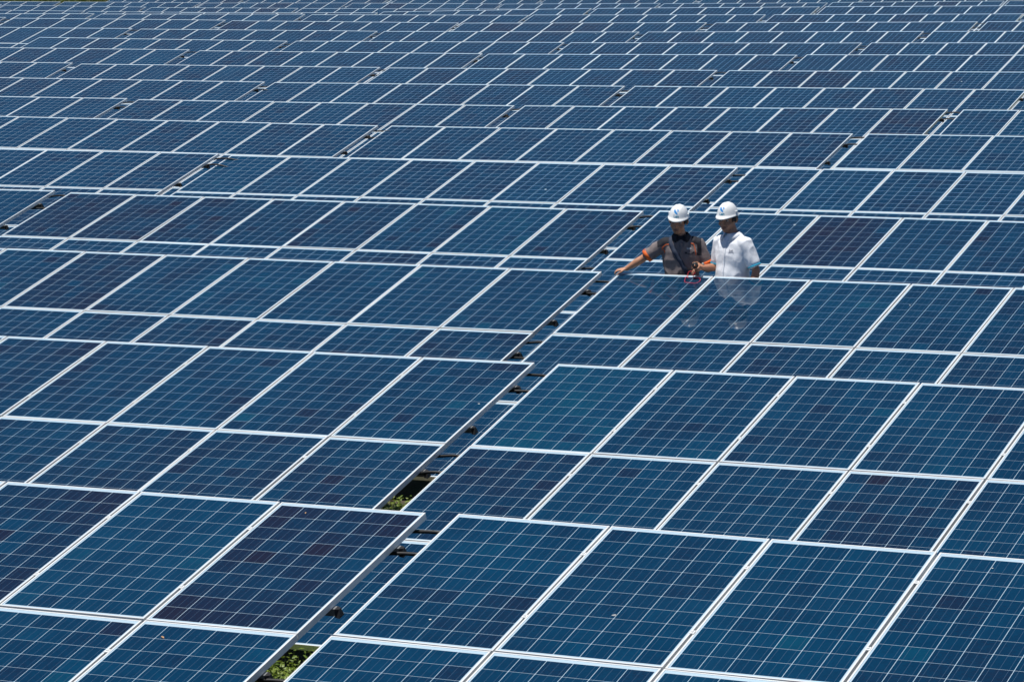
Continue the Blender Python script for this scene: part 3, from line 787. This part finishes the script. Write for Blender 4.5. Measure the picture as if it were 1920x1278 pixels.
blob('bird_dropping', (0, 1), 1.496, -1.113, .014, plain('grey_dropping', (.30, .31, .32), .8), 'greyish bird splat low on a front-row panel right of the gap', 'bird dropping', 1)
blob('bird_dropping', (0, 1), .472, -1.369, .008, M_DROP, 'tiny white dropping low on the panel just right of the front gap', 'bird dropping', 2)
blob('bird_dropping', (4, 0), 5.641, -1.127, .016, M_DROP, 'white dropping on a fifth-row panel, left of the workers', 'bird dropping', 3)
blob('bird_dropping', (3, 1), 1.822, -.341, .013, M_DROP, 'white dropping on the panel behind the man in white', 'bird dropping', 4)
blob('bird_dropping', (2, 1), 3.188, -.556, .007, M_DROP, 'tiny white speck on the workers\' table, right of the reflections', 'bird dropping', 5)
blob('bird_dropping', (1, 0), 8.039-.06, -.878, .008, M_DROP, 'tiny white dropping beside the right edge of a second-row table', 'bird dropping', 6)
blob('bird_dropping', (8, 2), 5.456, -.692, .018, M_DROP, 'white dropping on a far panel in the ninth row', 'bird dropping', 7)
blob('bird_dropping', (11, 2), 6.796, -.17, .020, M_DROP, 'white dropping on a far panel in the twelfth row', 'bird dropping', 8)
blob('bird_dropping', (0, 1), 3.379, -.142, .005, M_DROP, 'tiny pale speck at the top of the bottom-right panel', 'bird dropping', 9)
def leaf_thing(key, a, b, sz, rot, label):
    p, R_ = on_table(key, a, b, .0)
    vs = [(0, -1, 0), (.38, -.3, .22), (.30, .45, .25), (0, 1, .1), (-.30, .45, .22), (-.38, -.3, .25), (0, -.3, 0), (0, .45, .03)]
    fs = [(0, 1, 6), (6, 1, 2, 7), (7, 2, 3), (0, 6, 5), (6, 7, 4, 5), (7, 3, 4)]
    o = link('dry_leaf', mesh('dry_leaf', [Vector(v)*sz for v in vs], fs, M_DEADLEAF)); o.matrix_world = Matrix.Translation(p)@R_.to_4x4()@Matrix.Rotation(rot, 4, 'Z')
    tag(o, label, 'leaf')
leaf_thing((0, 0), 7.294, -1.85, .018, 1.0, 'dry curled beige leaf on a panel at the lower left')
leaf_thing((0, 0), 7.303, -.127, .012, .3, 'small yellowish leaf scrap on the dark panel left of the front gap')

# ------------------------------------------------------------------ weeds between the rows
def leaf_mat(name, a, b):
    m = NT(name); g = m.new('ShaderNodeNewGeometry')
    c = m.ramp(m.noise(g.outputs['Position'], 9, 3), [(.3, a), (.7, b)])
    m.set(Base_Color=c, Roughness=.5)
    tr = m.new('ShaderNodeBsdfTranslucent'); m.put(tr.inputs[0], m.mix(.5, c, (.20, .26, .02)))
    mx = m.new('ShaderNodeMixShader'); mx.inputs[0].default_value = .30
    m.put(mx.inputs[1], m.b.outputs[0]); m.put(mx.inputs[2], tr.outputs[0])
    m.put(m.n['Material Output'].inputs[0], mx.outputs[0]); return m.m
M_LEAF = leaf_mat('weed_leaf', (.09, .17, .016), (.25, .31, .04))
M_GRASS = leaf_mat('grass_blade', (.035, .055, .010), (.085, .115, .022))
def weeds():
    rn = random.Random(5); vs = []; fs = []
    def leaf(p, d, L, wd, n):
        o = len(vs); s = d.cross(n).normalized(); n2 = s.cross(d).normalized()
        vs.extend([p, p+d*L*.30+s*wd-n2*wd*.25, p+d*L*.68+s*wd*.75-n2*L*.08, p+d*L-n2*L*.2, p+d*L*.68-s*wd*.75-n2*L*.08, p+d*L*.30-s*wd-n2*wd*.25, p+d*L*.5+n2*L*.03])
        fs.extend([(o, o+1, o+6), (o+1, o+2, o+6), (o+2, o+3, o+6), (o+3, o+4, o+6), (o+4, o+5, o+6), (o+5, o, o+6)])
    def plant(x, y, h, nst, sc=1.0):
        z = ground_z(x, y)-.02
        for _ in range(nst):
            a = rn.uniform(0, 2*PI); lean = rn.uniform(.1, .65); d = Vector((math.cos(a)*lean, math.sin(a)*lean, 1)).normalized()
            hh = h*rn.uniform(.45, 1.0); p0 = Vector((x+rn.gauss(0, .04), y+rn.gauss(0, .04), z)); n = max(3, int(hh/.032))
            # stem
            o = len(vs); sd = d.orthogonal().normalized()*.0022
            vs.extend([p0-sd, p0+sd, p0+d*hh+sd*.4, p0+d*hh-sd*.4]); fs.append((o, o+1, o+2, o+3))
            for i in range(n):
                t = (i+.7)/n; pp = p0+d*hh*t; aa = i*2.4+a
                ld = (Vector((math.cos(aa), math.sin(aa), rn.uniform(-.1, .7)))+d*.2).normalized()
                L = rn.uniform(.028, .060)*sc*(1.1-.35*t); leaf(pp, ld, L, L*rn.uniform(.22, .34), Vector((rn.gauss(0, .25), rn.gauss(0, .25), 1)))
    # thick growth where the gap between the tables lets the light in, thinner along the alleys
    ya = 17.1
    for _ in range(1100): plant(rn.uniform(-12.6, -8.0), rn.uniform(16.9, 18.30), rn.uniform(.10, .29), 3)
    for _ in range(300): plant(rn.uniform(-11.8, -9.4), rn.uniform(18.05, 18.6), rn.uniform(.10, .24), 3)
    for _ in range(260): plant(rn.uniform(-14.2, -11.2), rn.uniform(22.5, 23.55), rn.uniform(.07, .17), 3)
    for _ in range(120): plant(rn.uniform(-22, -12.6), rn.uniform(17.2, 18.1), rn.uniform(.1, .25), 3)
    for _ in range(160): plant(rn.uniform(-8.0, 1), rn.uniform(17.2, 18.1), rn.uniform(.1, .25), 3)
    for r in range(2, 12):
        y = PROF[r*3+2][1] if False else PROF[r*3+2][0]
        xa = min(t[2] for t in ROWS[r]); xb = max(t[2] for t in ROWS[r])+8.3
        for _ in range(int((xb-xa)*2.2)): plant(rn.uniform(xa, xb), y+rn.uniform(-.6, .0), rn.uniform(.08, .22), 2, 1.2)
    o = link('weeds', mesh('weeds', vs, fs, M_LEAF)); tag(o, 'leafy green weeds growing on the ground between the solar tables', 'weeds', kind='stuff')
weeds()
def far_grass():
    rn = random.Random(9); vs = []; fs = []
    for _ in range(26000):
        y = 146+abs(rn.gauss(0, 1))*14; x = rn.uniform(-118, -88)-(y-146)*.5
        if y < 147 and x > -92.9: continue
        z = ground_z(x, y); h = rn.uniform(.08, .38); a = rn.uniform(0, PI); o = len(vs); wd = rn.uniform(.02, .06)
        lx, ly = rn.gauss(0, .1), rn.gauss(0, .1)
        vs.extend([(x-wd*math.cos(a), y-wd*math.sin(a), z-.03), (x+wd*math.cos(a), y+wd*math.sin(a), z-.03), (x+lx, y+ly, z+h)]); fs.append((o, o+1, o+2))
    o = link('grass', mesh('grass', vs, fs, M_GRASS)); tag(o, 'rough green grass beyond the far left end of the rows', 'grass', kind='stuff')
far_grass()
